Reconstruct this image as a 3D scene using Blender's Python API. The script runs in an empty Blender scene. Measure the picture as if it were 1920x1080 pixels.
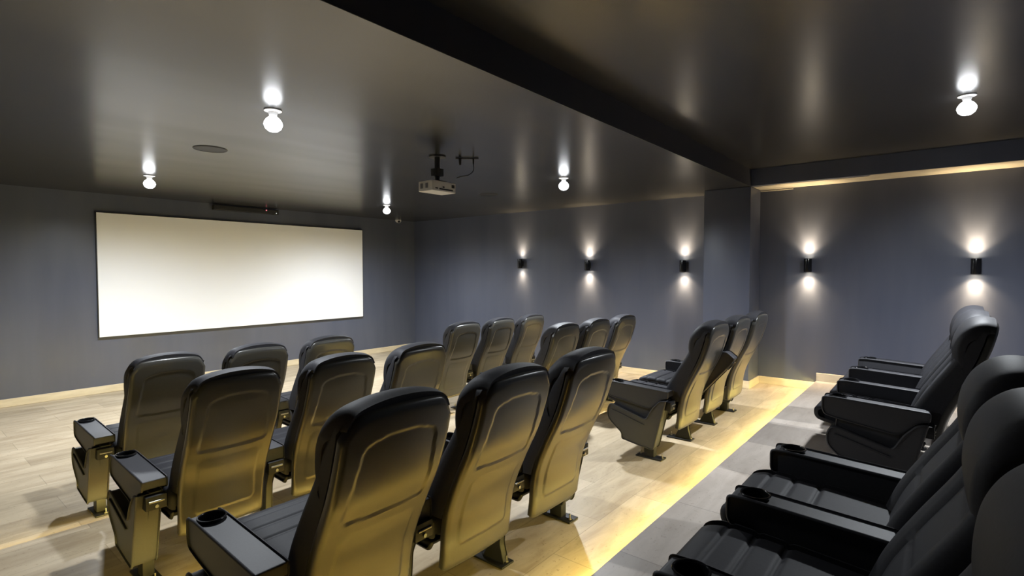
import bpy, bmesh, math, random
from mathutils import Vector, Matrix
PI = math.pi
sc = bpy.context.scene
C = sc.collection

# ------------------------------------------------------------------ camera
YAW, PITCH, ROLL = -0.885, -0.0333, -0.0011
FOCAL = 989.33                                   # pixels at 1920 wide
cam = bpy.data.cameras.new('camera')
cam.sensor_width = 36.0
cam.lens = FOCAL / 1920 * 36.0
cam.clip_start = 0.02
camo = bpy.data.objects.new('camera', cam)
cp, sp, cy, sy = math.cos(PITCH), math.sin(PITCH), math.cos(YAW), math.sin(YAW)
F = Vector((-sy * cp, cy * cp, sp))
R0 = Vector((cy, sy, 0))
U0 = R0.cross(F)
R = R0 * math.cos(ROLL) + U0 * math.sin(ROLL)
U = U0 * math.cos(ROLL) - R0 * math.sin(ROLL)
camo.matrix_world = Matrix(((R.x, U.x, -F.x, -7.1026), (R.y, U.y, -F.y, -8.3922), (R.z, U.z, -F.z, 1.6), (0, 0, 0, 1)))
C.objects.link(camo)
sc.camera = camo

# ------------------------------------------------------------------ world and exposure
w = bpy.data.worlds.new('world')
sc.world = w
w.use_nodes = True
w.node_tree.nodes['Background'].inputs[0].default_value = (0.5, 0.52, 0.6, 1)
w.node_tree.nodes['Background'].inputs[1].default_value = 0.02
vs = sc.view_settings
vs.view_transform = 'Standard'
vs.look = 'None'
vs.gamma = 1
vs.use_curve_mapping = False
vs.exposure = 0.0
sc.cycles.use_denoising = True
sc.cycles.max_bounces = 8
sc.cycles.sample_clamp_indirect = 6

# lamp strengths
LAMP_W, SCONCE_W, LED_L = 235.0, 42.0, 125.0
LAMPS = [(-5.483, -5.155, 2.594, 1.0), (-5.21, -1.955, 2.594, 1.0), (-2.075, -1.82, 2.594, 1.0),
         (-2.337, -5.212, 2.594, 1.0), (-2.317, -8.49, 2.79, 0.9)]
SCONCES = [(-2.817, 1.715), (-4.139, 1.677), (-5.642, 1.656), (-7.148, 1.656), (-8.64, 1.636)]

# ------------------------------------------------------------------ helpers
def ss(a, b, x):
    t = max(0.0, min(1.0, (x - a) / (b - a)))
    return t * t * (3 - 2 * t)

def new_mat(name, col, rough=0.5, metal=0.0, spec=0.5, emit=None, estr=0.0):
    m = bpy.data.materials.new(name)
    m.use_nodes = True
    b = m.node_tree.nodes['Principled BSDF']
    b.inputs['Base Color'].default_value = (*col, 1)
    b.inputs['Roughness'].default_value = rough
    b.inputs['Metallic'].default_value = metal
    b.inputs['Specular IOR Level'].default_value = spec
    if emit:
        b.inputs['Emission Color'].default_value = (*emit, 1)
        b.inputs['Emission Strength'].default_value = estr
    return m

def nd(m, t, **kw):
    n = m.node_tree.nodes.new(t)
    for k, v in kw.items():
        setattr(n, k, v)
    return n

def lk(m, a, ao, b, bi):
    m.node_tree.links.new(a.outputs[ao], b.inputs[bi])

def noise_variation(m, scale, c1, c2, stretch=(1, 1, 1), bump=0.0, rough=None, detail=5):
    """colour between c1 and c2 by noise in object space, optional bump and roughness variation"""
    b = m.node_tree.nodes['Principled BSDF']
    tc = nd(m, 'ShaderNodeTexCoord')
    mp = nd(m, 'ShaderNodeMapping')
    mp.inputs['Scale'].default_value = stretch
    n = nd(m, 'ShaderNodeTexNoise')
    n.inputs['Scale'].default_value = scale
    n.inputs['Detail'].default_value = detail
    n.inputs['Roughness'].default_value = 0.6
    r = nd(m, 'ShaderNodeValToRGB')
    r.color_ramp.elements[0].position = 0.3
    r.color_ramp.elements[1].position = 0.7
    r.color_ramp.elements[0].color = (*c1, 1)
    r.color_ramp.elements[1].color = (*c2, 1)
    lk(m, tc, 'Object', mp, 'Vector'); lk(m, mp, 'Vector', n, 'Vector')
    lk(m, n, 'Fac', r, 'Fac'); lk(m, r, 'Color', b, 'Base Color')
    if rough:
        rr = nd(m, 'ShaderNodeMapRange')
        rr.inputs['From Min'].default_value = 0.3; rr.inputs['From Max'].default_value = 0.7
        rr.inputs['To Min'].default_value = rough[0]; rr.inputs['To Max'].default_value = rough[1]
        lk(m, n, 'Fac', rr, 'Value'); lk(m, rr, 'Result', b, 'Roughness')
    if bump:
        bp = nd(m, 'ShaderNodeBump')
        bp.inputs['Strength'].default_value = bump
        bp.inputs['Distance'].default_value = 0.02
        lk(m, n, 'Fac', bp, 'Height'); lk(m, bp, 'Normal', b, 'Normal')
    return m

def tile_mat(name, bw, bh, ca, cb, dark, off=(0, 0)):
    """travertine tiles in running bond, each tile its own tone, streaked along x"""
    m = new_mat(name, ca, 0.42, spec=0.35)
    b = m.node_tree.nodes['Principled BSDF']
    tc = nd(m, 'ShaderNodeTexCoord')
    mp = nd(m, 'ShaderNodeMapping')
    mp.inputs['Location'].default_value = (off[0], off[1], 0)
    br = nd(m, 'ShaderNodeTexBrick')
    br.inputs['Scale'].default_value = 1.0
    br.inputs['Brick Width'].default_value = bw
    br.inputs['Row Height'].default_value = bh
    br.inputs['Mortar Size'].default_value = 0.0025
    br.inputs['Mortar Smooth'].default_value = 0.3
    br.inputs['Color1'].default_value = (*ca, 1)
    br.inputs['Color2'].default_value = (*cb, 1)
    br.inputs['Mortar'].default_value = (*[c * 0.82 for c in cb], 1)
    mp2 = nd(m, 'ShaderNodeMapping')
    mp2.inputs['Scale'].default_value = (1.6, 7.0, 1)
    n = nd(m, 'ShaderNodeTexNoise')
    n.inputs['Scale'].default_value = 1.3
    n.inputs['Detail'].default_value = 8
    n.inputs['Roughness'].default_value = 0.62
    n.inputs['Distortion'].default_value = 0.6
    r = nd(m, 'ShaderNodeValToRGB')
    r.color_ramp.elements[0].position = 0.32
    r.color_ramp.elements[1].position = 0.62
    r.color_ramp.elements[0].color = (*dark, 1)
    r.color_ramp.elements[1].color = (1, 1, 1, 1)
    mx = nd(m, 'ShaderNodeMix', data_type='RGBA', blend_type='MULTIPLY')
    mx.inputs[0].default_value = 0.8
    n2 = nd(m, 'ShaderNodeTexNoise')
    n2.inputs['Scale'].default_value = 60
    n2.inputs['Detail'].default_value = 3
    r2 = nd(m, 'ShaderNodeValToRGB')
    r2.color_ramp.elements[0].position = 0.27
    r2.color_ramp.elements[1].position = 0.36
    r2.color_ramp.elements[0].color = (0.55, 0.5, 0.45, 1)
    r2.color_ramp.elements[1].color = (1, 1, 1, 1)
    mx2 = nd(m, 'ShaderNodeMix', data_type='RGBA', blend_type='MULTIPLY')
    mx2.inputs[0].default_value = 0.6
    lk(m, tc, 'Object', mp, 'Vector'); lk(m, mp, 'Vector', br, 'Vector')
    lk(m, tc, 'Object', mp2, 'Vector'); lk(m, mp2, 'Vector', n, 'Vector')
    lk(m, n, 'Fac', r, 'Fac'); lk(m, tc, 'Object', n2, 'Vector'); lk(m, n2, 'Fac', r2, 'Fac')
    lk(m, br, 'Color', mx, 6); lk(m, r, 'Color', mx, 7)
    lk(m, mx, 2, mx2, 6); lk(m, r2, 'Color', mx2, 7)
    lk(m, mx2, 2, b, 'Base Color')
    bp = nd(m, 'ShaderNodeBump')
    bp.inputs['Strength'].default_value = 0.15
    bp.inputs['Distance'].default_value = 0.004
    bp.invert = True
    lk(m, br, 'Fac', bp, 'Height'); lk(m, bp, 'Normal', b, 'Normal')
    return m

def link_mesh(name, me, mat, parent=None, smooth=None):
    for mm in (mat if isinstance(mat, (list, tuple)) else [mat]):
        me.materials.append(mm)
    if smooth is not None:
        me.shade_smooth()
        me.set_sharp_from_angle(angle=math.radians(smooth))
    o = bpy.data.objects.new(name, me)
    C.objects.link(o)
    if parent:
        o.parent = parent
    return o

def obj(name, bm, mat, parent=None, smooth=35):
    bmesh.ops.recalc_face_normals(bm, faces=bm.faces[:])
    me = bpy.data.meshes.new(name)
    bm.to_mesh(me)
    bm.free()
    return link_mesh(name, me, mat, parent, smooth)

def box(bm, x0, x1, y0, y1, z0, z1, bev=0.0, seg=2, mi=0):
    r = bmesh.ops.create_cube(bm, size=1)
    vs_ = r['verts']
    for v in vs_:
        v.co = Vector(((x0 + x1) / 2 + v.co.x * (x1 - x0), (y0 + y1) / 2 + v.co.y * (y1 - y0), (z0 + z1) / 2 + v.co.z * (z1 - z0)))
    fs = list({f for v in vs_ for f in v.link_faces})
    for f in fs:
        f.material_index = mi
    if bev:
        es = list({e for v in vs_ for e in v.link_edges})
        bmesh.ops.bevel(bm, geom=es, offset=bev, segments=seg, affect='EDGES', profile=0.6)
    return bm

def cyl(bm, p0, p1, r0, r1=None, seg=20, caps=True):
    p0, p1 = Vector(p0), Vector(p1)
    d = p1 - p0
    q = d.to_track_quat('Z', 'Y').to_matrix().to_4x4()
    bmesh.ops.create_cone(bm, cap_ends=caps, segments=seg, radius1=r0, radius2=r0 if r1 is None else r1, depth=d.length,
                          matrix=Matrix.Translation((p0 + p1) / 2) @ q)
    return bm

def lathe(bm, prof, seg=28, c=(0, 0, 0), cap=True):
    rings = []
    for r, z in prof:
        rings.append([bm.verts.new((c[0] + r * math.cos(2 * PI * k / seg), c[1] + r * math.sin(2 * PI * k / seg), c[2] + z)) for k in range(seg)])
    for a, b in zip(rings, rings[1:]):
        for k in range(seg):
            bm.faces.new((a[k], a[(k + 1) % seg], b[(k + 1) % seg], b[k]))
    if cap:
        bm.faces.new(rings[0]); bm.faces.new(rings[-1])
    return bm

def tube(bm, pts, r, seg=8):
    pts = [Vector(p) for p in pts]
    rings = []
    for i, p in enumerate(pts):
        t = (pts[min(i + 1, len(pts) - 1)] - pts[max(i - 1, 0)]).normalized()
        q = t.to_track_quat('Z', 'Y')
        rings.append([bm.verts.new(p + q @ Vector((r * math.cos(2 * PI * k / seg), r * math.sin(2 * PI * k / seg), 0))) for k in range(seg)])
    for a, b in zip(rings, rings[1:]):
        for k in range(seg):
            bm.faces.new((a[k], a[(k + 1) % seg], b[(k + 1) % seg], b[k]))
    bm.faces.new(rings[0]); bm.faces.new(rings[-1])
    return bm

def inset_poly(P, d):
    """offset a closed polygon (y,z) inwards by d"""
    n = len(P)
    A = sum(P[i][0] * P[(i + 1) % n][1] - P[(i + 1) % n][0] * P[i][1] for i in range(n))
    s = 1 if A > 0 else -1
    out = []
    for i in range(n):
        a, p, b = Vector(P[i - 1]), Vector(P[i]), Vector(P[(i + 1) % n])
        e1, e2 = (p - a).normalized(), (b - p).normalized()
        n1, n2 = Vector((-e1.y, e1.x)) * s, Vector((-e2.y, e2.x)) * s
        m = (n1 + n2)
        m = m.normalized() if m.length > 1e-6 else n1
        out.append(p + m * d / max(0.5, m.dot(n1)))
    return out

def round_poly(P, r, seg=4):
    """round the corners of a polygon; r a number or a list"""
    n = len(P)
    out = []
    for i in range(n):
        ri = r[i] if isinstance(r, (list, tuple)) else r
        a, p, b = Vector(P[i - 1]), Vector(P[i]), Vector(P[(i + 1) % n])
        if ri <= 0:
            out.append(p); continue
        t = min(ri, (a - p).length * 0.48, (b - p).length * 0.48)
        A, B = p + (a - p).normalized() * t, p + (b - p).normalized() * t
        for k in range(seg + 1):
            u = k / seg
            out.append(A * (1 - u) ** 2 + p * 2 * u * (1 - u) + B * u * u)
    return out

def extrude_round(bm, P, x0, x1, r=0.01, n=3, mids=0):
    """a closed (y,z) profile swept along x with rounded ends"""
    st = []
    for k in range(n + 1):
        a = k / n * PI / 2
        st.append((x0 + r * (1 - math.sin(a)), r * (1 - math.cos(a))))
    full = st + [(x0 + (x1 - x0) * (k + 1) / (mids + 1), 0) for k in range(mids)] + [(x0 + x1 - x, i) for x, i in reversed(st)]
    rings = []
    for x, ins in full:
        Q = inset_poly(P, ins) if ins > 1e-6 else P
        rings.append([bm.verts.new((x, q[0], q[1])) for q in Q])
    m = len(P)
    for a, b in zip(rings, rings[1:]):
        for k in range(m):
            bm.faces.new((a[k], a[(k + 1) % m], b[(k + 1) % m], b[k]))
    bm.faces.new(rings[0]); bm.faces.new(rings[-1])
    return bm

def struct(name, bm, mat, smooth=35):
    o = obj(name, bm, mat, None, smooth)
    o['kind'] = 'structure'
    return o

def thing(name, label, cat, loc=(0, 0, 0), group=None):
    o = bpy.data.objects.new(name, None)
    o.empty_display_size = 0.1
    C.objects.link(o)
    o.location = loc
    o['label'] = label
    o['category'] = cat
    if group:
        o['group'] = group
    return o

def copy_tree(o, parent=None):
    c = o.copy()
    C.objects.link(c)
    c.parent = parent
    for ch in list(o.children):
        copy_tree(ch, c)
    return c

def lamp(name, kind, parent, loc, energy, color, **kw):
    l = bpy.data.lights.new(name, kind)
    l.energy = energy
    l.color = color
    for k, v in kw.items():
        setattr(l, k, v)
    o = bpy.data.objects.new(name, l)
    C.objects.link(o)
    o.parent = parent
    o.location = loc
    return o

# ------------------------------------------------------------------ materials
M = {}
M['wall'] = noise_variation(new_mat('navy_wall_paint', (.08, .085, .105), 0.42, spec=0.4), 1.4, (.068, .078, .116), (.088, .099, .140), (1.6, 1.6, .25), 0.0, (0.29, 0.42), 4)
M['wall_shaded'] = noise_variation(new_mat('shade_darkened_navy', (.03, .031, .04), 0.5, spec=0.4), 2, (.026, .027, .036), (.034, .035, .045))  # navy for the ceiling step's unlit face, shade put into the colour
M['ceiling'] = noise_variation(new_mat('charcoal_satin_ceiling', (.05, .05, .05), 0.25, spec=1.0), 1.3, (.029, .029, .029), (.032, .032, .032), (.4, 2, 1), 0.0, (0.23, 0.27), 1)
M['plaster'] = noise_variation(new_mat('bare_cream_plaster', (.55, .5, .4), 0.8), 4, (.24, .22, .18), (.36, .33, .27))
M['skirting'] = noise_variation(new_mat('travertine_skirting', (.6, .52, .38), 0.45), 3, (.52, .44, .31), (.66, .58, .43), (1, 1, 6))
M['floor'] = tile_mat('travertine_floor_tiles', 0.9, 0.3, (.58, .48, .335), (.44, .36, .245), (.60, .55, .49))
M['platform'] = tile_mat('grey_travertine_platform_tiles', 0.68, 0.6, (.60, .53, .46), (.33, .293, .258), (.72, .70, .68), (0.15, 0.0))
M['vinyl'] = noise_variation(new_mat('black_vinyl', (.022, .022, .026), 0.6, spec=0.4), 90, (.018, .018, .021), (.026, .026, .03), bump=0.03)
M['vinyl_seat'] = noise_variation(new_mat('charcoal_leatherette', (.03, .03, .035), 0.62, spec=0.25), 120, (.024, .024, .028), (.031, .031, .036), bump=0.02)
M['shell'] = noise_variation(new_mat('dark_moulded_plastic', (.05, .047, .042), 0.3, spec=0.5), 150, (.034, .033, .029), (.041, .039, .034), bump=0.02)
M['arm'] = noise_variation(new_mat('dark_grey_armrest_plastic', (.04, .04, .045), 0.55, spec=0.4), 200, (.033, .033, .038), (.041, .041, .046), bump=0.02)
M['gloss_black'] = new_mat('gloss_black_plastic', (.008, .008, .009), 0.18)
M['steel_black'] = noise_variation(new_mat('black_painted_steel', (.015, .015, .017), 0.5, spec=0.3), 30, (.009, .009, .010), (.013, .013, .014))
M['bolt'] = new_mat('zinc_bolt', (.35, .33, .29), 0.35, metal=1.0)
M['screen'] = noise_variation(new_mat('matte_white_screen', (.80, .79, .77), 0.7, spec=0.2), 1.5, (.84, .855, .885), (.85, .865, .895))
M['frame'] = new_mat('thin_black_frame', (.02, .02, .02), 0.4)
M['white'] = noise_variation(new_mat('white_plastic', (.7, .69, .68), 0.4), 20, (.68, .67, .66), (.72, .71, .70))
M['grey_vent'] = new_mat('grey_vent', (.2, .2, .22), 0.5)
M['black'] = noise_variation(new_mat('matte_black', (.012, .012, .013), 0.5), 40, (.010, .010, .011), (.015, .015, .016))
M['glass'] = new_mat('dark_lens', (.01, .01, .015), 0.05)
M['bulb'] = new_mat('lit_bulb', (1, 1, 1), 0.3, emit=(0.93, 0.96, 1.0), estr=9)
M['sconce_lens'] = new_mat('lit_sconce_lens', (1, 1, 1), 0.3, emit=(1.0, 0.86, 0.6), estr=60)
M['led'] = new_mat('yellow_led_strip', (1, .8, .3), 0.4, emit=(1.0, 0.79, 0.2), estr=LED_L)
M['red_led'] = new_mat('red_indicator', (.4, .02, .04), 0.3, emit=(1.0, 0.25, 0.3), estr=1.2)
M['white_led'] = new_mat('white_indicator', (.8, .8, .8), 0.3, emit=(0.9, 1.0, 1.0), estr=1.0)

# ------------------------------------------------------------------ room
XL, YB = -8.7, -10.5
Z1, Z2 = 2.594, 2.79            # front and back ceiling
YC, DC = -6.60, 0.43            # ceiling step / column rear face, column depth
BH = 0.094
EDGE = [-4.42, -5.78, -7.245]    # nosings of the steps
LEV = [0.02, 0.075, 0.175, 0.29]
NOSE = 0.028

bm = bmesh.new(); box(bm, XL, 0, EDGE[0] - 0.3, 0, -0.2, LEV[0]); struct('floor', bm, M['floor'], None)
ends = EDGE[1:] + [YB - 0.3]
for i in range(3):
    bm = bmesh.new()
    top = LEV[i + 1]
    box(bm, XL, 0, ends[i] - (0.3 if i < 2 else 0), EDGE[i], top - 0.022, top, 0.004, 2)        # tread with nosing
    box(bm, XL, 0, ends[i] - (0.3 if i < 2 else 0), EDGE[i] - NOSE, -0.2, top - 0.0225)           # riser
    struct('floor', bm, M['platform'] if i == 2 else M['floor'], None)
    zt = top - 0.024; zb = zt - 0.013
    bm = bmesh.new(); box(bm, XL + 0.02, -0.03, EDGE[i] - NOSE + 0.001, EDGE[i] - NOSE + 0.009, zb, zt)
    struct('trim_%d' % (i + 1), bm, M['led'], None)

bm = bmesh.new(); box(bm, XL - 0.2, 0.2, 0, 0.2, -0.2, 3.0); struct('wall_front', bm, M['wall'], None)
bm = bmesh.new(); box(bm, 0, 0.2, YB, 0, -0.2, 3.0); struct('wall_right', bm, M['wall'], None)
bm = bmesh.new(); box(bm, XL - 0.2, XL, YB, 0, -0.2, 3.0); struct('wall_left', bm, M['wall'], None)
bm = bmesh.new(); box(bm, XL - 0.2, 0.2, YB - 0.2, YB, -0.2, 3.0); struct('wall_back', bm, M['wall'], None)
# dropped front ceiling with its navy rear face, darkened in colour for shade
bm = bmesh.new(); box(bm, XL, 0, YC + 0.004, 0, Z1, 3.0)
bm.faces.ensure_lookup_table(); struct('ceiling', bm, M['ceiling'], None)
bm = bmesh.new(); box(bm, XL, 0, YC, YC + 0.0038, Z1, 3.0); struct('ceiling', bm, M['wall_shaded'], None)
bm = bmesh.new(); box(bm, XL, 0, YB, YC - 0.0002, Z2, 3.0); struct('ceiling', bm, M['ceiling'], None)
# beam along the right wall, bare plaster underneath
bm = bmesh.new(); box(bm, -DC, -0.0005, YB, YC - 0.001, Z1 + 0.004, Z2 - 0.0005); struct('trim_4', bm, M['wall'], None)
bm = bmesh.new()
ys = [YC - 0.001, -6.95, -7.75, -7.78, -8.6, YB]
xs = [-DC + 0.10, -DC + 0.05, -DC + 0.09, -DC + 0.005, -DC + 0.002, -DC + 0.002]
a = [bm.verts.new((x, y, Z1 + 0.001)) for x, y in zip(xs, ys)]; b = [bm.verts.new((-0.002, y, Z1 + 0.001)) for y in ys]
for k in range(len(ys) - 1):
    bm.faces.new((a[k], a[k + 1], b[k + 1], b[k]))
g = bmesh.ops.extrude_face_region(bm, geom=bm.faces[:])
for e in g['geom']:
    if isinstance(e, bmesh.types.BMVert):
        e.co.z += 0.0028
struct('trim_5', bm, M['plaster'], None)
# pale batten at the column end of the beam
bm = bmesh.new(); box(bm, -0.10, -0.07, -6.98, -6.62, 2.566, 2.576); struct('trim_6', bm, M['plaster'], None)
# column
bm = bmesh.new(); box(bm, -DC, -0.0005, YC, -6.045, LEV[2] + 0.0005, Z1 - 0.0005, 0.012, 2); struct('trim_7', bm, M['wall'], 35)

# skirtings
def skirt(name, *b):
    bm = bmesh.new(); box(bm, *b, 0.003, 1); struct(name, bm, M['skirting'], None)
T = 0.014
skirt('baseboard_front', XL, 0, -T, -0.0005, LEV[0] + 0.0005, LEV[0] + BH)
skirt('baseboard_right', -T, -0.0005, EDGE[0] - NOSE + 0.012, -T, LEV[0] + 0.0005, LEV[0] + BH)
skirt('baseboard_right', -T, -0.0005, EDGE[1] - NOSE + 0.012, EDGE[0], LEV[1] + 0.0005, LEV[1] + BH)
skirt('baseboard_right', -T, -0.0005, -6.045, EDGE[1], LEV[2] + 0.0005, LEV[2] + BH)
skirt('baseboard_right', -DC - T, -DC, YC - T, -6.045, LEV[2] + 0.0005, LEV[2] + BH)
skirt('baseboard_right', -DC, -0.0005, YC - T, YC, LEV[2] + 0.0005, LEV[2] + BH)
skirt('baseboard_right', -T, -0.0005, EDGE[2] - NOSE + 0.012, YC - T, LEV[2] + 0.0005, LEV[2] + BH)
skirt('baseboard_right', -T, -0.0005, YB, EDGE[2], LEV[3] + 0.0005, LEV[3] + BH)
skirt('baseboard_left', XL, XL + T, EDGE[0] - NOSE + 0.012, -T, LEV[0] + 0.0005, LEV[0] + BH)

# ------------------------------------------------------------------ cinema seat
PITCHX = 0.585
AX = PITCHX / 2

def cat_interp(P, t):
    """P sampled at t in 0..1 by arclength, Catmull-Rom"""
    n = len(P) - 1
    L = [0.0]
    for a, b in zip(P, P[1:]):
        L.append(L[-1] + math.dist(a, b))
    s = t * L[-1]
    i = 0
    while i < n - 1 and s > L[i + 1]:
        i += 1
    u = (s - L[i]) / (L[i + 1] - L[i])
    p0, p1, p2, p3 = P[max(i - 1, 0)], P[i], P[i + 1], P[min(i + 2, n)]
    return tuple(0.5 * (2 * b + (c - a) * u + (2 * a - 5 * b + 4 * c - d) * u * u + (3 * b - a - 3 * c + d) * u ** 3) for a, b, c, d in zip(p0, p1, p2, p3))

REAR = [(-.185, .215), (-.197, .30), (-.205, .38), (-.228, .48), (-.285, .61), (-.350, .74), (-.393, .86), (-.416, .95), (-.428, 1.018)]
FRONT = [(-.06, .44), (-.100, .54), (-.165, .655), (-.248, .79), (-.30, .90), (-.345, .975), (-.37, 1.0)]

def half_w(t):
    return 0.206 + 0.010 * ss(0, .5, t) - 0.003 * ss(.7, 1, t)

def rear_point(u, v, off=0.0):
    """u -1..1 across, v 0..1 up the shell; off moves forwards (into the seat)"""
    au = abs(u)
    drop = 0.030 * au * au + 0.075 * max(0, (au - .66) / .34) ** 2.4
    lo = 0.02 * max(0, (au - .8) / .2) ** 2
    t = lo + v * (1 - drop - lo)
    y, z = cat_interp(REAR, t)
    y2, z2 = cat_interp(REAR, min(1, t + .01)); y1, z1 = cat_interp(REAR, max(0, t - .01))
    n = Vector((z2 - z1, -(y2 - y1))).normalized()            # points forward
    x = u * half_w(t)
    return x, y + n.x * off, z + n.y * off, t

def rrect_sdf(x, y, cx, cy, hx, hy, r):
    dx, dy = abs(x - cx) - hx + r, abs(y - cy) - hy + r
    return math.hypot(max(dx, 0), max(dy, 0)) + min(max(dx, dy), 0) - r

def shell_mesh():
    bm = bmesh.new()
    NU, NV = 56, 110
    us = [-1 + 2 * i / NU for i in range(NU + 1)]
    us = [math.copysign(abs(u) ** 0.85, u) for u in us]
    H = 0.90
    rear, front = [], []
    for j in range(NV + 1):
        v = j / NV
        ra, fa = [], []
        for u in us:
            x, y, z, t = rear_point(u, v)
            s = t * H
            # upper inset panel: arched top, tapering sides
            wx = 0.163 - 0.022 * ss(.55, .92, t)
            top_drop = 0.045 * (x / 0.163) ** 2 * ss(.60, .80, t)
            d = rrect_sdf(x, s + top_drop, 0, 0.720 * H, wx, 0.178 * H, 0.028)
            off = 0.0045 * ss(0.002, -0.003, d)
            # lower panel: slightly raised
            d2 = rrect_sdf(x, s, 0, 0.300 * H, 0.145, 0.180 * H, 0.03)
            off -= 0.0035 * ss(0.002, -0.003, d2) * (1 - 0.9 * ss(.40, .50, t))
            # rounded rim
            e = min(1 - abs(u), (1 - v) * 2.2, v * 2.2)
            off += 0.012 * max(0, 1 - e / 0.09) ** 2
            off -= 0.010 * (1 - u * u)
            ra.append(bm.verts.new(rear_point(u, v, off)[:3]))
            fa.append(bm.verts.new(rear_point(u * 0.985, v * 0.992 + 0.004, 0.034)[:3]))
        rear.append(ra); front.append(fa)
    for j in range(NV):
        for i in range(NU):
            bm.faces.new((rear[j][i], rear[j][i + 1], rear[j + 1][i + 1], rear[j + 1][i]))
            if True:
                bm.faces.new((front[j][i], front[j + 1][i], front[j + 1][i + 1], front[j][i + 1]))
    for j in range(NV):
        bm.faces.new((rear[j][0], rear[j + 1][0], front[j + 1][0], front[j][0]))
        bm.faces.new((rear[j + 1][NU], rear[j][NU], front[j][NU], front[j + 1][NU]))
    for i in range(NU):
        bm.faces.new((rear[0][i + 1], rear[0][i], front[0][i], front[0][i + 1]))
        bm.faces.new((rear[NV][i], rear[NV][i + 1], front[NV][i + 1], front[NV][i]))
    return bm

def cushion_mesh():
    bm = bmesh.new()
    NU, NV = 40, 50
    A, B = [], []
    for j in range(NV + 1):
        v = j / NV
        a, b = [], []
        for i in range(NU + 1):
            u = -1 + 2 * i / NU
            u = math.copysign(abs(u) ** 0.8, u)
            au = abs(u)
            y, z = cat_interp(FRONT, v)
            drop = 0.03 * max(0, (au - .7) / .3) ** 2.5 * ss(.7, 1, v)
            z -= drop
            # bolster and seam
            bol = 0.016 * ss(.45, .8, au) - 0.012 * math.exp(-((au - .56) / .025) ** 2) - 0.03 * max(0, (au - .88) / .12) ** 2
            for q in (.30, .62):
                bol -= 0.006 * math.exp(-((v - q) / .012) ** 2) * (au < .56)
            a.append(bm.verts.new((u * 0.212, y + bol, z + bol * .3)))
            t = (z - .215) / .83
            yy = cat_interp(REAR, max(0, min(1, t * 0.985 + .012)))[0] + 0.036
            b.append(bm.verts.new((u * 0.212, min(yy, y - 0.02), z)))
        A.append(a); B.append(b)
    for j in range(NV):
        for i in range(NU):
            bm.faces.new((A[j][i], A[j][i + 1], A[j + 1][i + 1], A[j + 1][i]))
            bm.faces.new((B[j][i], B[j + 1][i], B[j + 1][i + 1], B[j][i + 1]))
        bm.faces.new((A[j][0], A[j + 1][0], B[j + 1][0], B[j][0]))
        bm.faces.new((A[j + 1][NU], A[j][NU], B[j][NU], B[j + 1][NU]))
    for i in range(NU):
        bm.faces.new((A[0][i + 1], A[0][i], B[0][i], B[0][i + 1]))
        bm.faces.new((A[NV][i], A[NV][i + 1], B[NV][i + 1], B[NV][i]))
    return bm

HEAD = [(-.264, .745), (-.250, .80), (-.246, .86), (-.256, .925), (-.282, .985), (-.322, 1.025), (-.370, 1.038), (-.416, 1.030)]

def headrest_mesh():
    """a pad hooked over the top of the back: arched from the front over to the shell"""
    bm = bmesh.new()
    NU, NV = 36, 44
    A, B = [], []
    for j in range(NV + 1):
        v = j / NV
        a, b = [], []
        for i in range(NU + 1):
            u = -1 + 2 * i / NU
            u = math.copysign(abs(u) ** 0.75, u)
            au = abs(u)
            y, z = cat_interp(HEAD, v)
            y2, z2 = cat_interp(HEAD, min(1, v + .01)); y1, z1 = cat_interp(HEAD, max(0, v - .01))
            n = Vector((z2 - z1, -(y2 - y1))).normalized()      # outwards (forward / up)
            th = 0.052 * (0.25 + 0.75 * ss(0, .14, v)) * (0.45 + 0.55 * ss(1.0, .8, v))
            r = 0.020 * max(0, (au - .86) / .14) ** 2
            z -= (0.024 * au * au + 0.016 * max(0, (au - .7) / .3) ** 2.4) * ss(.35, .75, v)
            w_ = 0.214 - 0.014 * ss(.6, 1, v)
            puff = 0.012 * (1 - au ** 3) * ss(0, .3, v)
            a.append(bm.verts.new((u * w_, y + n.x * (puff - r), z + n.y * (puff - r))))
            b.append(bm.verts.new((u * w_ * 0.985, y - n.x * (th + 0.0) + n.x * r * .3, z - n.y * th)))
        A.append(a); B.append(b)
    for j in range(NV):
        for i in range(NU):
            bm.faces.new((A[j][i], A[j][i + 1], A[j + 1][i + 1], A[j + 1][i]))
            bm.faces.new((B[j][i], B[j + 1][i], B[j + 1][i + 1], B[j][i + 1]))
        bm.faces.new((A[j][0], A[j + 1][0], B[j + 1][0], B[j][0]))
        bm.faces.new((A[j + 1][NU], A[j][NU], B[j][NU], B[j + 1][NU]))
    for i in range(NU):
        bm.faces.new((A[0][i + 1], A[0][i], B[0][i], B[0][i + 1]))
        bm.faces.new((A[NV][i], A[NV][i + 1], B[NV][i + 1], B[NV][i]))
    return bm

def seat_mesh():
    P = round_poly([(-.13, .405), (-.13, .335), (.30, .345), (.425, .375), (.432, .45), (.36, .478), (.10, .462), (-.10, .445)],
                   [.02, .02, .03, .04, .05, .06, .03, .02], 5)
    # densify
    Q = []
    for i in range(len(P)):
        a, b = Vector(P[i]), Vector(P[(i + 1) % len(P)])
        k = max(1, int((b - a).length / 0.006))
        Q += [a + (b - a) * q / k for q in range(k)]
    P2 = []
    for q in Q:
        dz = 0
        if q.y > .44:
            for s in (.16, .25, .335):
                dz -= 0.007 * math.exp(-((q.x - s) / .008) ** 2)
        P2.append(Vector((q.x, q.y + dz)))
    bm = bmesh.new()
    extrude_round(bm, P2, -0.225, 0.225, 0.026, 5, 6)
    return bm

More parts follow.
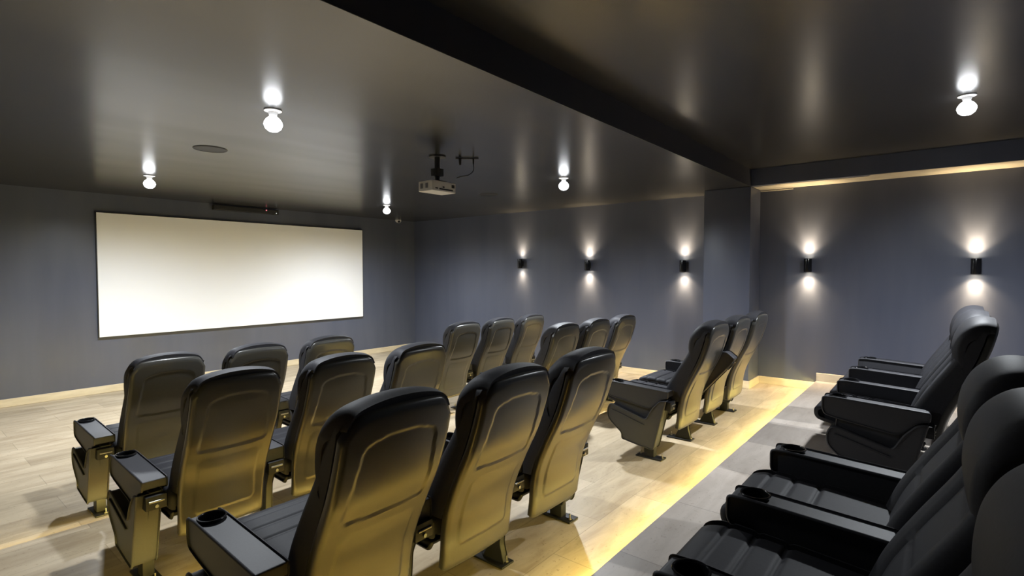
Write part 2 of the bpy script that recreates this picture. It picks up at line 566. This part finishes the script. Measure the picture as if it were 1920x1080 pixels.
ARM_TOP = .556
ARM_END = [(-.155, .480), (-.100, .462), (-.040, .400), (.000, .380), (.290, .425), (.350, .440), (.366, .470), (.366, .552), (.30, ARM_TOP), (-.155, .532)]
ARM_MID = [(-.155, .450), (-.09, .425), (.10, .415), (.28, .425), (.345, .440), (.366, .470), (.366, .552), (.30, ARM_TOP), (-.155, .532)]

def arm_mesh(P, x0, x1):
    bm = bmesh.new()
    P = round_poly(P, [.010] + [.025] * (len(P) - 4) + [.020, .01, .014], 4)
    extrude_round(bm, P, x0, x1, 0.007, 4)
    return bm

def arm_with_hole(P, x0, x1, name):
    """armrest block with a real round cup recess"""
    xc = (x0 + x1) / 2
    bm = arm_mesh(P, x0, x1)
    bmesh.ops.recalc_face_normals(bm, faces=bm.faces[:])
    me = bpy.data.meshes.new(name); bm.to_mesh(me); bm.free()
    o = bpy.data.objects.new(name, me); C.objects.link(o)
    cb = bmesh.new(); cyl(cb, (xc, .285, ARM_TOP - .085), (xc, .285, .65), 0.0425, seg=40); bmesh.ops.recalc_face_normals(cb, faces=cb.faces[:])
    cm = bpy.data.meshes.new('cutter'); cb.to_mesh(cm); cb.free()
    co = bpy.data.objects.new('cutter', cm); C.objects.link(co)
    md = o.modifiers.new('b', 'BOOLEAN'); md.object = co; md.operation = 'DIFFERENCE'; md.solver = 'MANIFOLD'
    dg = bpy.context.evaluated_depsgraph_get()
    out = bpy.data.meshes.new_from_object(o.evaluated_get(dg))
    bpy.data.objects.remove(o); bpy.data.objects.remove(co)
    bpy.data.meshes.remove(cm)
    return out

def cup_mesh(xc):
    bm = bmesh.new()
    zt = ARM_TOP
    lathe(bm, [(.0, -.080), (.036, -.080), (.0385, -.074), (.0405, -.004), (.0405, .000), (.043, .0035), (.047, .0035), (.0485, .0005), (.047, -.003), (.0423, -.003), (.0415, -.0825), (.0, -.0845)],
          36, (xc, .285, zt), cap=False)
    bmesh.ops.remove_doubles(bm, verts=bm.verts[:], dist=1e-6)
    return bm

PANEL = [(-.150, .470), (-.095, .462), (-.036, .396), (-.008, .345), (.012, .306), (.285, .385), (.318, .378), (.340, .33), (.332, .27), (.305, .237), (.214, .165), (.212, .118), (.07, .095), (-.045, .080), (-.060, .10)]
PANEL_IN = [(-.150, .47), (-.03, .47), (.29, .47), (.30, .30), (.18, .165), (-.04, .10)]

def end_panel_mesh(s):
    """outer skirt below an end armrest; s = -1 left, 1 right"""
    bm = bmesh.new()
    P = round_poly(PANEL, [.01, .02, .02, .02, .02, .03, .02, .03, .03, .02, .015, .015, .02, .02, .02], 3)
    xo = s * (AX + 0.078); xi = s * (AX - 0.035)
    extrude_round(bm, P, min(xo, xi), max(xo, xi), 0.008, 3)
    # recessed strip behind the slot
    xo2 = s * (AX + 0.022)
    extrude_round(bm, round_poly(PANEL_IN, .01, 2), min(xo2, xi), max(xo2, xi), 0.004, 1)
    return bm

def ledge_mesh(s):
    """raised moulding line along the panel's slot"""
    bm = bmesh.new()
    P = round_poly([(.02, .262), (.29, .341), (.296, .335), (.024, .254)], .002, 1)
    xo = s * (AX + 0.0795); xi = s * (AX + 0.07)
    extrude_round(bm, P, min(xo, xi), max(xo, xi), 0.001, 1)
    return bm

def leg_mesh(x, end):
    bm = bmesh.new()
    if end:
        box(bm, x - .026, x + .026, -.035, .045, .010, .16, .006, 2)
    else:
        P = [(-.065, .010), (-.005, .10), (-.02, .30), (-.085, .47), (-.145, .47), (-.085, .30), (-.065, .12), (-.105, .010)]
        P = round_poly([(-.095, .010), (-.070, .10), (-.085, .30), (-.150, .455), (-.06, .455), (-.02, .30), (.0, .10), (.045, .010)], .012, 2)
        extrude_round(bm, P, x - .02, x + .02, 0.004, 2)
    return bm

def plate_mesh(x):
    bm = bmesh.new(); box(bm, x - .045, x + .045, -.105, .105, .0005, .0105, .003, 2)
    return bm

def bolt_mesh(x, y):
    bm = bmesh.new()
    cyl(bm, (x, y, .010), (x, y, .017), .011, seg=6); cyl(bm, (x, y, .017), (x, y, .042), .0045, seg=10)
    return bm

def bracket_mesh(x, s):
    bm = bmesh.new()
    box(bm, x - .045, x + .045, -.172, -.10, .388, .455, .006, 2)
    return bm

def pin_mesh(x):
    bm = bmesh.new()
    cyl(bm, (x - .032, -.173, .428), (x + .032, -.173, .428), .0055, seg=12)
    cyl(bm, (x, -.178, .405), (x, -.171, .405), .008, seg=12)
    return bm

def pan_mesh():
    bm = bmesh.new()
    P = round_poly([(-.14, .335), (-.11, .285), (.26, .30), (.33, .345)], .02, 3)
    extrude_round(bm, P, -0.22, 0.22, 0.012, 3)
    return bm

def share(bm):
    bmesh.ops.recalc_face_normals(bm, faces=bm.faces[:])
    me = bpy.data.meshes.new('m'); bm.to_mesh(me); bm.free()
    return me

MESH = {}
def part(key, name, maker, mat, parent, smooth=40):
    """one mesh datablock per key, shared by every seat"""
    if key not in MESH:
        me = maker()
        if not isinstance(me, bpy.types.Mesh):
            me = share(me)
        me.name = name
        me.materials.clear()
        me.materials.append(mat)
        me.shade_smooth(); me.set_sharp_from_angle(angle=math.radians(smooth))
        MESH[key] = me
    o = bpy.data.objects.new(name, MESH[key])
    C.objects.link(o)
    o.parent = parent
    return o

def make_arm(t, s, end):
    x = s * AX
    k = '%d%d' % (s, end)
    a = part('arm' + k, 'armrest', lambda: arm_with_hole(ARM_END if end else ARM_MID, x - .057, x + .057, 'armrest'), M['arm'], t)
    part('cup' + k, 'cup_holder', lambda: cup_mesh(x), M['gloss_black'], a)
    l = part('leg' + k, 'leg', lambda: leg_mesh(x, end), M['steel_black'], t)
    part('plate' + k, 'foot_plate', lambda: plate_mesh(x), M['steel_black'], l)
    for q in (-1, 1):
        part('bolt%s%d' % (k, q), 'bolt', lambda: bolt_mesh(x - 0.012 * s, q * .085), M['bolt'], l)
    b = part('brk' + k, 'hinge_bracket', lambda: bracket_mesh(x, s), M['steel_black'], t)
    part('pin' + k, 'hinge_pin', lambda: pin_mesh(x), M['bolt'], b)
    if end:
        p = part('panel' + k, 'end_panel', lambda: end_panel_mesh(s), M['arm'], t)
        part('ledge' + k, 'panel_moulding', lambda: ledge_mesh(s), M['arm'], p)

def make_seat(kind, label):
    t = thing('cinema_seat', label, 'cinema seat', group='black cinema seats in rows')
    sh = part('shell', 'backrest_shell', shell_mesh, M['shell'], t, 60)
    part('back', 'backrest_cushion', cushion_mesh, M['vinyl_seat'], t, 60)
    part('head', 'headrest', headrest_mesh, M['vinyl_seat'], t, 60)
    part('seat', 'seat_cushion', seat_mesh, M['vinyl_seat'], t, 60)
    part('pan', 'seat_pan', pan_mesh, M['black'], t)
    make_arm(t, -1, kind == 'L')
    if kind == 'R':
        make_arm(t, 1, True)
    return t

PROTO = {}
ROWS = [('front row', -4.13, LEV[0]), ('second row', -5.34, LEV[1]), ('third row', -6.69, LEV[2]), ('back row on grey platform', -8.2, LEV[3])]
BLOCKS = ['left block', 'right block']
POS = [('L', 'leftmost'), ('M', 'middle'), ('R', 'rightmost')]
START = [(-5.88, -3.135), (-5.965, -3.075), (-6.06, -3.06), (-6.10, -3.12)]      # leftmost seat of each block, row by row
for ri, (rn, ry, rz) in enumerate(ROWS):
    for bi, bn in enumerate(BLOCKS):
        for si, (k, pn) in enumerate(POS):
            label = 'black cinema seat, %s of three in the %s, %s' % (pn, bn, rn)
            if k not in PROTO:
                s = PROTO[k] = make_seat(k, label)
            else:
                s = copy_tree(PROTO[k])
                s['label'] = label
            s.location = (START[ri][bi] + si * PITCHX, ry, rz)
            if (ri, bi, si) == (2, 1, 1):            # this seat's armrest is tipped up against the back
                s['label'] = 'black cinema seat with its armrest raised, middle of three in the right block, third row'
                pv = Vector((0, -.13, .46))
                for ch in s.children:
                    if ch.name.startswith('armrest'):
                        ch.matrix_local = Matrix.Translation(pv + Vector((0, .055, -.065))) @ Matrix.Rotation(math.radians(128), 4, 'X') @ Matrix.Translation(-pv)

# ------------------------------------------------------------------ screen
t = thing('projection_screen', 'large blank white projection screen on the dark front wall', 'screen', (-3.255, 0, 0.749))
SW, SH = 3.963, 1.595
bm = bmesh.new(); box(bm, -SW / 2, SW / 2, -.040, -.020, 0, SH); obj('screen_surface', bm, M['screen'], t, None)
bm = bmesh.new()
e = 0.010
box(bm, -SW / 2 - e, -SW / 2 - .0005, -.038, -.0008, -e, SH + e)
box(bm, SW / 2 + .0005, SW / 2 + e, -.038, -.0008, -e, SH + e)
box(bm, -SW / 2, SW / 2, -.038, -.0008, SH + .0005, SH + e)
box(bm, -SW / 2, SW / 2, -.038, -.0008, -e, -.0005)
box(bm, -SW / 2, SW / 2, -.0195, -.0008, 0, SH)
obj('screen_frame', bm, M['frame'], t, None)

# dark bar above the screen with two small indicator lights
t = thing('soundbar', 'slim black bar on the front wall between ceiling and white screen', 'speaker', (-3.36, 0, 2.50))
bm = bmesh.new(); box(bm, -.49, .49, -.075, -.0008, 0, .075, .01, 3); obj('housing', bm, M['black'], t)
bm = bmesh.new(); box(bm, -.47, .47, -.078, -.0752, .008, .067, .001, 1); obj('grille', bm, M['black'], t)
bm = bmesh.new(); cyl(bm, (.285, -.0785, .055), (.285, -.083, .055), .009); o = obj('indicator_light', bm, M['red_led'], t); o['label'] = 'tiny red indicator light'
bm = bmesh.new(); cyl(bm, (.445, -.0785, .02), (.445, -.083, .02), .007); o = obj('indicator_light', bm, M['white_led'], t); o['label'] = 'tiny white indicator light'

# ------------------------------------------------------------------ ceiling bulbs
LB = ['lit white ceiling bulb nearest the middle of the front ceiling, beside the round grille',
      'lit white ceiling bulb above the left end of the white screen',
      'lit white ceiling bulb just right of the white screen, near the corner camera',
      'lit white ceiling bulb between the projector and the wall lights',
      'lit white ceiling bulb on the higher back ceiling behind the beam']
def make_lamp():
    t = thing('ceiling_bulb', LB[0], 'ceiling light', group='ceiling bulbs')
    bm = bmesh.new(); lathe(bm, [(.0, 0), (.052, 0), (.052, -.006), (.030, -.012), (.022, -.034), (.0, -.034)], 28, (0, 0, -.0005), cap=False)
    bmesh.ops.remove_doubles(bm, verts=bm.verts[:], dist=1e-6)
    obj('lamp_socket', bm, M['white'], t)
    bm = bmesh.new(); lathe(bm, [(.0, -.033), (.018, -.034), (.024, -.042), (.040, -.055), (.052, -.074), (.055, -.090), (.046, -.114), (.027, -.130), (.0, -.135)], 28, cap=False)
    bmesh.ops.remove_doubles(bm, verts=bm.verts[:], dist=1e-6)
    obj('bulb', bm, M['bulb'], t)
    return t
for i, (x, y, z, k) in enumerate(LAMPS):
    if i == 0:
        t = lamp0 = make_lamp()
    else:
        t = copy_tree(lamp0)
        t['label'] = LB[i]
    t.location = (x, y, z)
    l = lamp('bulb_light', 'SPOT', t, (0, 0, -.150), LAMP_W * k, (0.90, 0.95, 1.0), spot_size=math.radians(172), spot_blend=1.0, shadow_soft_size=0.05)

# ------------------------------------------------------------------ wall sconces
LS = ['black up-and-down wall sconce farthest from the camera, first from the screen corner',
      'black up-and-down wall sconce second from the screen corner',
      'black up-and-down wall sconce just in front of the column',
      'black up-and-down wall sconce first behind the column',
      'black up-and-down wall sconce above the back row, nearest the camera']
def make_sconce():
    t = thing('wall_sconce', LS[0], 'wall light', group='wall sconces')
    bm = bmesh.new()
    lathe(bm, [(.036, -.070), (.041, -.078), (.042, -.075), (.042, .075), (.041, .078), (.036, .070)], 28, (-.075, 0, 0), cap=True)
    obj('sconce_body', bm, M['gloss_black'], t)
    bm = bmesh.new(); box(bm, -.045, -.0008, -.022, .022, -.045, .045, .004, 2); obj('wall_mount', bm, M['black'], t)
    for s in (-1, 1):
        bm = bmesh.new(); cyl(bm, (-.075, 0, s * .0705), (-.075, 0, s * .0735), .034, seg=24); obj('sconce_lens', bm, M['sconce_lens'], t)
    return t
for i, (y, z) in enumerate(SCONCES):
    if i == 0:
        t = sc0 = make_sconce()
    else:
        t = copy_tree(sc0)
        t['label'] = LS[i]
    t.location = (0, y, z)
    for s in (-1, 1):
        for fr, ang in ((0.8, 60), (0.6, 116)):          # a narrow core inside a wide soft cone
            l = lamp('sconce_light', 'SPOT', t, (-.052, 0, s * .080), SCONCE_W * fr, (1.0, .75, .43), spot_size=math.radians(ang), spot_blend=1.0, shadow_soft_size=0.025)
            l.rotation_euler = (0 if s < 0 else PI, 0, 0)

# ------------------------------------------------------------------ projector
t = thing('projector', 'white projector hanging from the ceiling on a black mount', 'projector', (-3.93, -5.045, 2.278))
PW, PD, PH = 0.275, 0.18, 0.088
bm = bmesh.new(); box(bm, -PW / 2, PW / 2, 0, PD, 0, PH, .008, 3); obj('projector_body', bm, M['white'], t)
bm = bmesh.new()
for y0 in (.055, .12):
    for q in range(5):
        box(bm, -PW / 2 - .0012, -PW / 2 + .001, y0 + q * .007, y0 + q * .007 + .005, .025, .068)
obj('side_vent', bm, M['grey_vent'], t, None)
bm = bmesh.new()
box(bm, -.06, .10, -.0012, .001, .014, .026); box(bm, -.02, .0, -.0015, .001, .033, .045); box(bm, -.105, -.075, -.0012, .001, .018, .028)
box(bm, .085, .12, -.0015, .001, .042, .07)
obj('rear_ports', bm, M['black'], t, None)
bm = bmesh.new(); cyl(bm, (.07, PD - .004, .045), (.07, PD + .018, .045), .032, .030, 28); o = obj('lens_barrel', bm, M['black'], t)
bm = bmesh.new(); cyl(bm, (.07, PD + .0181, .045), (.07, PD + .0195, .045), .025, seg=28); obj('lens', bm, M['glass'], o)
bm = bmesh.new()
box(bm, -.06, .06, .03, .15, PH + .0005, PH + .012, .003, 1); cyl(bm, (0, .09, PH + .01), (0, .09, PH + .06), .022)
box(bm, -.04, .04, .05, .13, PH + .055, PH + .12, .006, 2); cyl(bm, (0, .09, PH + .115), (0, .09, .308), .024)
lathe(bm, [(.0, .306), (.075, .306), (.075, .3155), (.0, .3155)], 28, (0, .09, 0), cap=False)
obj('ceiling_mount', bm, M['black'], t)
# cable rail beside the projector
t = thing('cable_rail', 'thin black cable rail on the ceiling just right of the projector', 'cable', (-3.72, -5.13, Z1))
bm = bmesh.new(); cyl(bm, (-.07, .09, -.007), (.06, -.065, -.007), .006, seg=10); obj('rail', bm, M['black'], t)
bm = bmesh.new(); cyl(bm, (-.045, .06, -.012), (-.045, .06, -.065), .014, .010, 12); obj('socket', bm, M['black'], t)
bm = bmesh.new(); cyl(bm, (.03, -.03, -.012), (.03, -.03, -.055), .008, seg=12); obj('socket', bm, M['black'], t)
bm = bmesh.new()
pts = [Vector((.03, -.03, -.05)), Vector((.032, -.03, -.11)), Vector((.0, -.01, -.15)), Vector((-.04, .0, -.165)), Vector((-.08, .02, -.175)), Vector((-.11, .04, -.190))]
q = []
for i in range(len(pts) - 1):
    p0, p1, p2, p3 = pts[max(i - 1, 0)], pts[i], pts[i + 1], pts[min(i + 2, len(pts) - 1)]
    for k in range(6):
        u = k / 6
        q.append(0.5 * (2 * p1 + (p2 - p0) * u + (2 * p0 - 5 * p1 + 4 * p2 - p3) * u * u + (3 * p1 - p0 - 3 * p2 + p3) * u ** 3))
q.append(pts[-1])
tube(bm, q, .004); obj('cable', bm, M['black'], t)

# ------------------------------------------------------------------ ceiling speaker grilles
for i, (x, y, lb) in enumerate([(-5.30, -3.735, 'round dark speaker grille flush in the ceiling, above the left half of the screen'),
                                (-1.93, -3.76, 'faint round dark speaker grille flush in the ceiling, right of the projector')]):
    if i == 0:
        t = sp0 = thing('ceiling_speaker', lb, 'speaker', (x, y, Z1))
        bm = bmesh.new(); lathe(bm, [(.0, -.004), (.112, -.004), (.112, -.0006), (.0, -.0006)], 40, cap=False); obj('grille', bm, M['black'], t)
        bm = bmesh.new(); lathe(bm, [(.1125, -.006), (.124, -.004), (.126, -.0006), (.1125, -.0006), (.1125, -.006)], 40, cap=False); obj('grille_rim', bm, M['black'], t)
    else:
        t = copy_tree(sp0); t.location = (x, y, Z1); t['label'] = lb

# ------------------------------------------------------------------ corner camera
t = thing('security_camera', 'small white dome camera on the front wall near the right corner', 'camera', (-.437, 0, 2.565))
bm = bmesh.new(); cyl(bm, (0, -.0008, .03), (0, -.03, .03), .045, seg=24); obj('camera_base', bm, M['white'], t)
bm = bmesh.new(); bmesh.ops.create_uvsphere(bm, u_segments=24, v_segments=14, radius=.048, matrix=Matrix.Translation((0, -.055, .018))); obj('camera_dome', bm, M['white'], t)
bm = bmesh.new(); bmesh.ops.create_uvsphere(bm, u_segments=20, v_segments=12, radius=.026, matrix=Matrix.Translation((-.016, -.082, -.002))); obj('camera_lens', bm, M['glass'], t)
